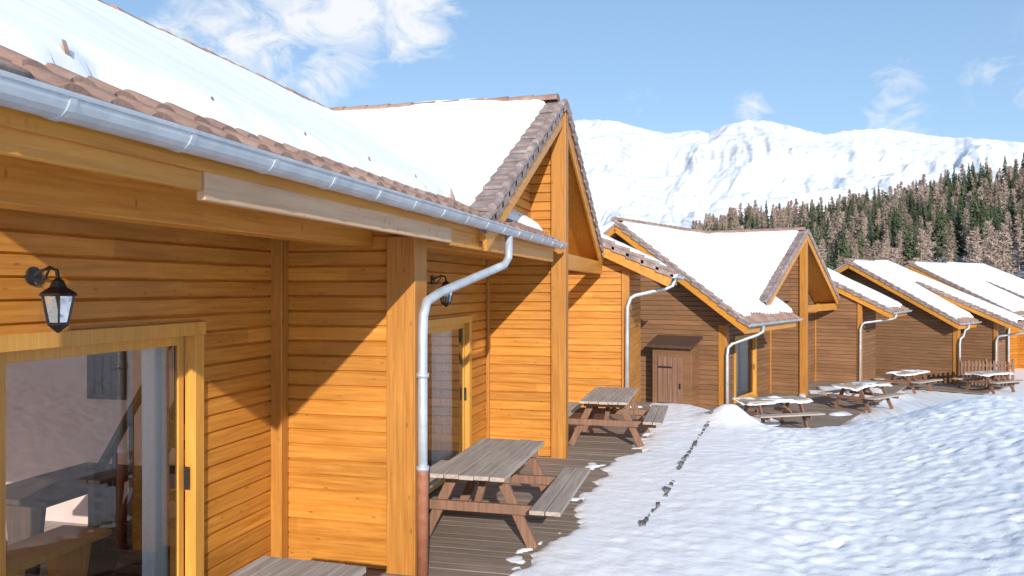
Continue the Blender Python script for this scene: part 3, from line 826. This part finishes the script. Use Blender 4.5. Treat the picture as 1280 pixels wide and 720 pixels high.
def larch(seed, H=12.):
    rnd = random.Random(seed); b = MB()
    b.tube([(0, 0, 0), (rnd.uniform(-.2, .2), 0, H*.5), (0, 0, H*.97)], [.17, .1, .02], 5)
    for i in range(120):
        f = rnd.random()**.8; z = H*(.12+.86*f); rad = (2.4*(1-f)**.7+.15)*rnd.uniform(.5, 1.1)
        a = rnd.uniform(0, 2*math.pi); c, s = math.cos(a), math.sin(a); up = rnd.uniform(-.05, .45)*rad
        n = len(b.v); w = .045
        b.v += [(0, 0, z+w), (0, 0, z-w), (c*rad, s*rad, z+up)]; b.f.append((n, n+1, n+2))
        for j in range(7):
            g_ = rnd.uniform(.25, 1); q = Vector((c*rad*g_, s*rad*g_, z+up*g_))
            e_ = q+Vector((rnd.uniform(-.55, .55), rnd.uniform(-.55, .55), rnd.uniform(-.35, .5)))
            o_ = Vector((rnd.uniform(-.13, .13), rnd.uniform(-.13, .13), .10))
            n = len(b.v); b.v += [tuple(q-o_), tuple(q+o_), tuple(e_)]; b.f.append((n, n+1, n+2))
    return b
def tomesh(b, name, mat):
    me = bpy.data.meshes.new(name); me.from_pydata(b.v, [], b.f); me.materials.append(mat); return me
SP = [tomesh(spruce(i), 'spruce', ML['spruce']) for i in range(4)]; LA = [tomesh(larch(i+20), 'larch', ML['larch']) for i in range(4)]
fo = empty('conifer_forest')
cnt = 0; rnd = random.Random(3)
while cnt < 1500:
    a_ = rnd.uniform(az_of(700), az_of(1400)); r_ = RH0+(RH1+25-RH0)*math.sqrt(rnd.random())
    px = 640+FPX*math.tan(a_)
    if px < 860 and rnd.random() < .75: continue
    x, y = from_az(a_, r_)
    cl = float(fbm(np.array(x*.03), np.array(y*.03), 40, 3))
    is_sp = rnd.random() < (.10 if cl < .43 else .32 if cl < .50 else .72)
    me = rnd.choice(SP if is_sp else LA)
    o = bpy.data.objects.new('spruce_tree_part' if is_sp else 'larch_tree_part', me)
    s = rnd.uniform(.62, 1.15)*.95
    o.location = (x, y, float(hillz(np.array(a_), np.array(r_)))-.3); o.scale = (s*rnd.uniform(.85, 1.1), s, s); o.rotation_euler = (0, 0, rnd.uniform(0, 6.28))
    o.parent = fo; scene.collection.objects.link(o); cnt += 1

# ------------------------------------------------------------ light
S = Vector((1, -2.85, 1.04)).normalized()
el = math.asin(S.z); azs = math.atan2(S.x, S.y)
sun = bpy.data.lights.new('sun', 'SUN'); sun.energy = 5.0; sun.angle = R(.5); sun.color = (1, .94, .86)
so = bpy.data.objects.new('sun', sun); so.rotation_euler = (-S).to_track_quat('-Z', 'Y').to_euler(); scene.collection.objects.link(so)
w = bpy.data.worlds.new('World'); scene.world = w; w.use_nodes = True; nt = w.node_tree
bg = nt.nodes['Background']; out = nt.nodes['World Output']
sky = nt.nodes.new('ShaderNodeTexSky'); sky.sky_type = 'NISHITA'; sky.sun_disc = False; sky.sun_elevation = el; sky.sun_rotation = azs
sky.air_density = 1.0; sky.dust_density = .6; sky.ozone_density = 1.0; sky.altitude = 1200
nt.links.new(sky.outputs[0], bg.inputs[0]); bg.inputs[1].default_value = .15
tc = nt.nodes.new('ShaderNodeTexCoord'); mp = nt.nodes.new('ShaderNodeMapping'); mp.inputs['Scale'].default_value = (1, 1, 1.7)
nt.links.new(tc.outputs['Generated'], mp.inputs[0])
n1 = noise(nt, mp.outputs[0], 15, 10, .64, .7)
tot = None
for (px, py, deg, k) in [(285, 45, 4.6, .8), (335, 65, 4, .6), (360, 8, 5, .8), (440, 15, 5.2, .95), (505, 14, 4.6, .95), (400, 95, 2.6, .55), (215, 50, 2.4, .7), (940, 140, 1.7, .7), (1120, 108, 2.4, .5), (1118, 148, 2.6, .6), (998, 114, 1.2, .45), (1240, 95, 2.1, .4), (803, 132, 1.5, .3), (1285, 105, 2, .5), (-200, 60, 9, .7), (1500, 40, 9, .6)]:
    d = Vector(((px-640), FPX, (360-py))).normalized()
    dw = Vector((d.x*math.cos(YAW)-d.y*math.sin(YAW), d.x*math.sin(YAW)+d.y*math.cos(YAW), d.z))
    vm = nt.nodes.new('ShaderNodeVectorMath'); vm.operation = 'DOT_PRODUCT'
    nt.links.new(tc.outputs['Generated'], vm.inputs[0]); vm.inputs[1].default_value = dw
    mr = nt.nodes.new('ShaderNodeMapRange'); mr.inputs[1].default_value = math.cos(R(deg)); mr.inputs[2].default_value = 1
    mr.inputs[3].default_value = 0; mr.inputs[4].default_value = k
    nt.links.new(vm.outputs['Value'], mr.inputs[0])
    tot = mr.outputs[0] if tot is None else math_n(nt, 'MAXIMUM', tot, mr.outputs[0])
cf = math_n(nt, 'MULTIPLY', ramp(nt, math_n(nt, 'ADD', n1, math_n(nt, 'MULTIPLY', tot, .28)), [(.54, 0.0), (.80, 1.0)]), ramp(nt, tot, [(0.0, 0.0), (.45, 1.0)]))
bg2 = nt.nodes.new('ShaderNodeBackground'); bg2.inputs[0].default_value = (.93, .96, 1, 1); bg2.inputs[1].default_value = 1.0
nv = noise(nt, mp.outputs[0], 1.6, 4)
bg3 = nt.nodes.new('ShaderNodeBackground'); bg3.inputs[0].default_value = (.36, .62, 1, 1); bg3.inputs[1].default_value = 1.0
mh = nt.nodes.new('ShaderNodeMixShader'); nt.links.new(ramp(nt, nv, [(.3, .36), (.7, .46)]), mh.inputs[0]); nt.links.new(bg.outputs[0], mh.inputs[1]); nt.links.new(bg3.outputs[0], mh.inputs[2])
mx = nt.nodes.new('ShaderNodeMixShader'); nt.links.new(cf, mx.inputs[0]); nt.links.new(mh.outputs[0], mx.inputs[1]); nt.links.new(bg2.outputs[0], mx.inputs[2])
nt.links.new(mx.outputs[0], out.inputs[0])

# ------------------------------------------------------------ camera
cam = bpy.data.cameras.new('camera'); cam.lens = 28; cam.sensor_width = 36; cam.clip_end = 20000; cam.clip_start = .05
co = bpy.data.objects.new('camera', cam); co.location = (0, 0, 2.5); co.rotation_euler = (R(90), 0, YAW); scene.collection.objects.link(co)
scene.camera = co
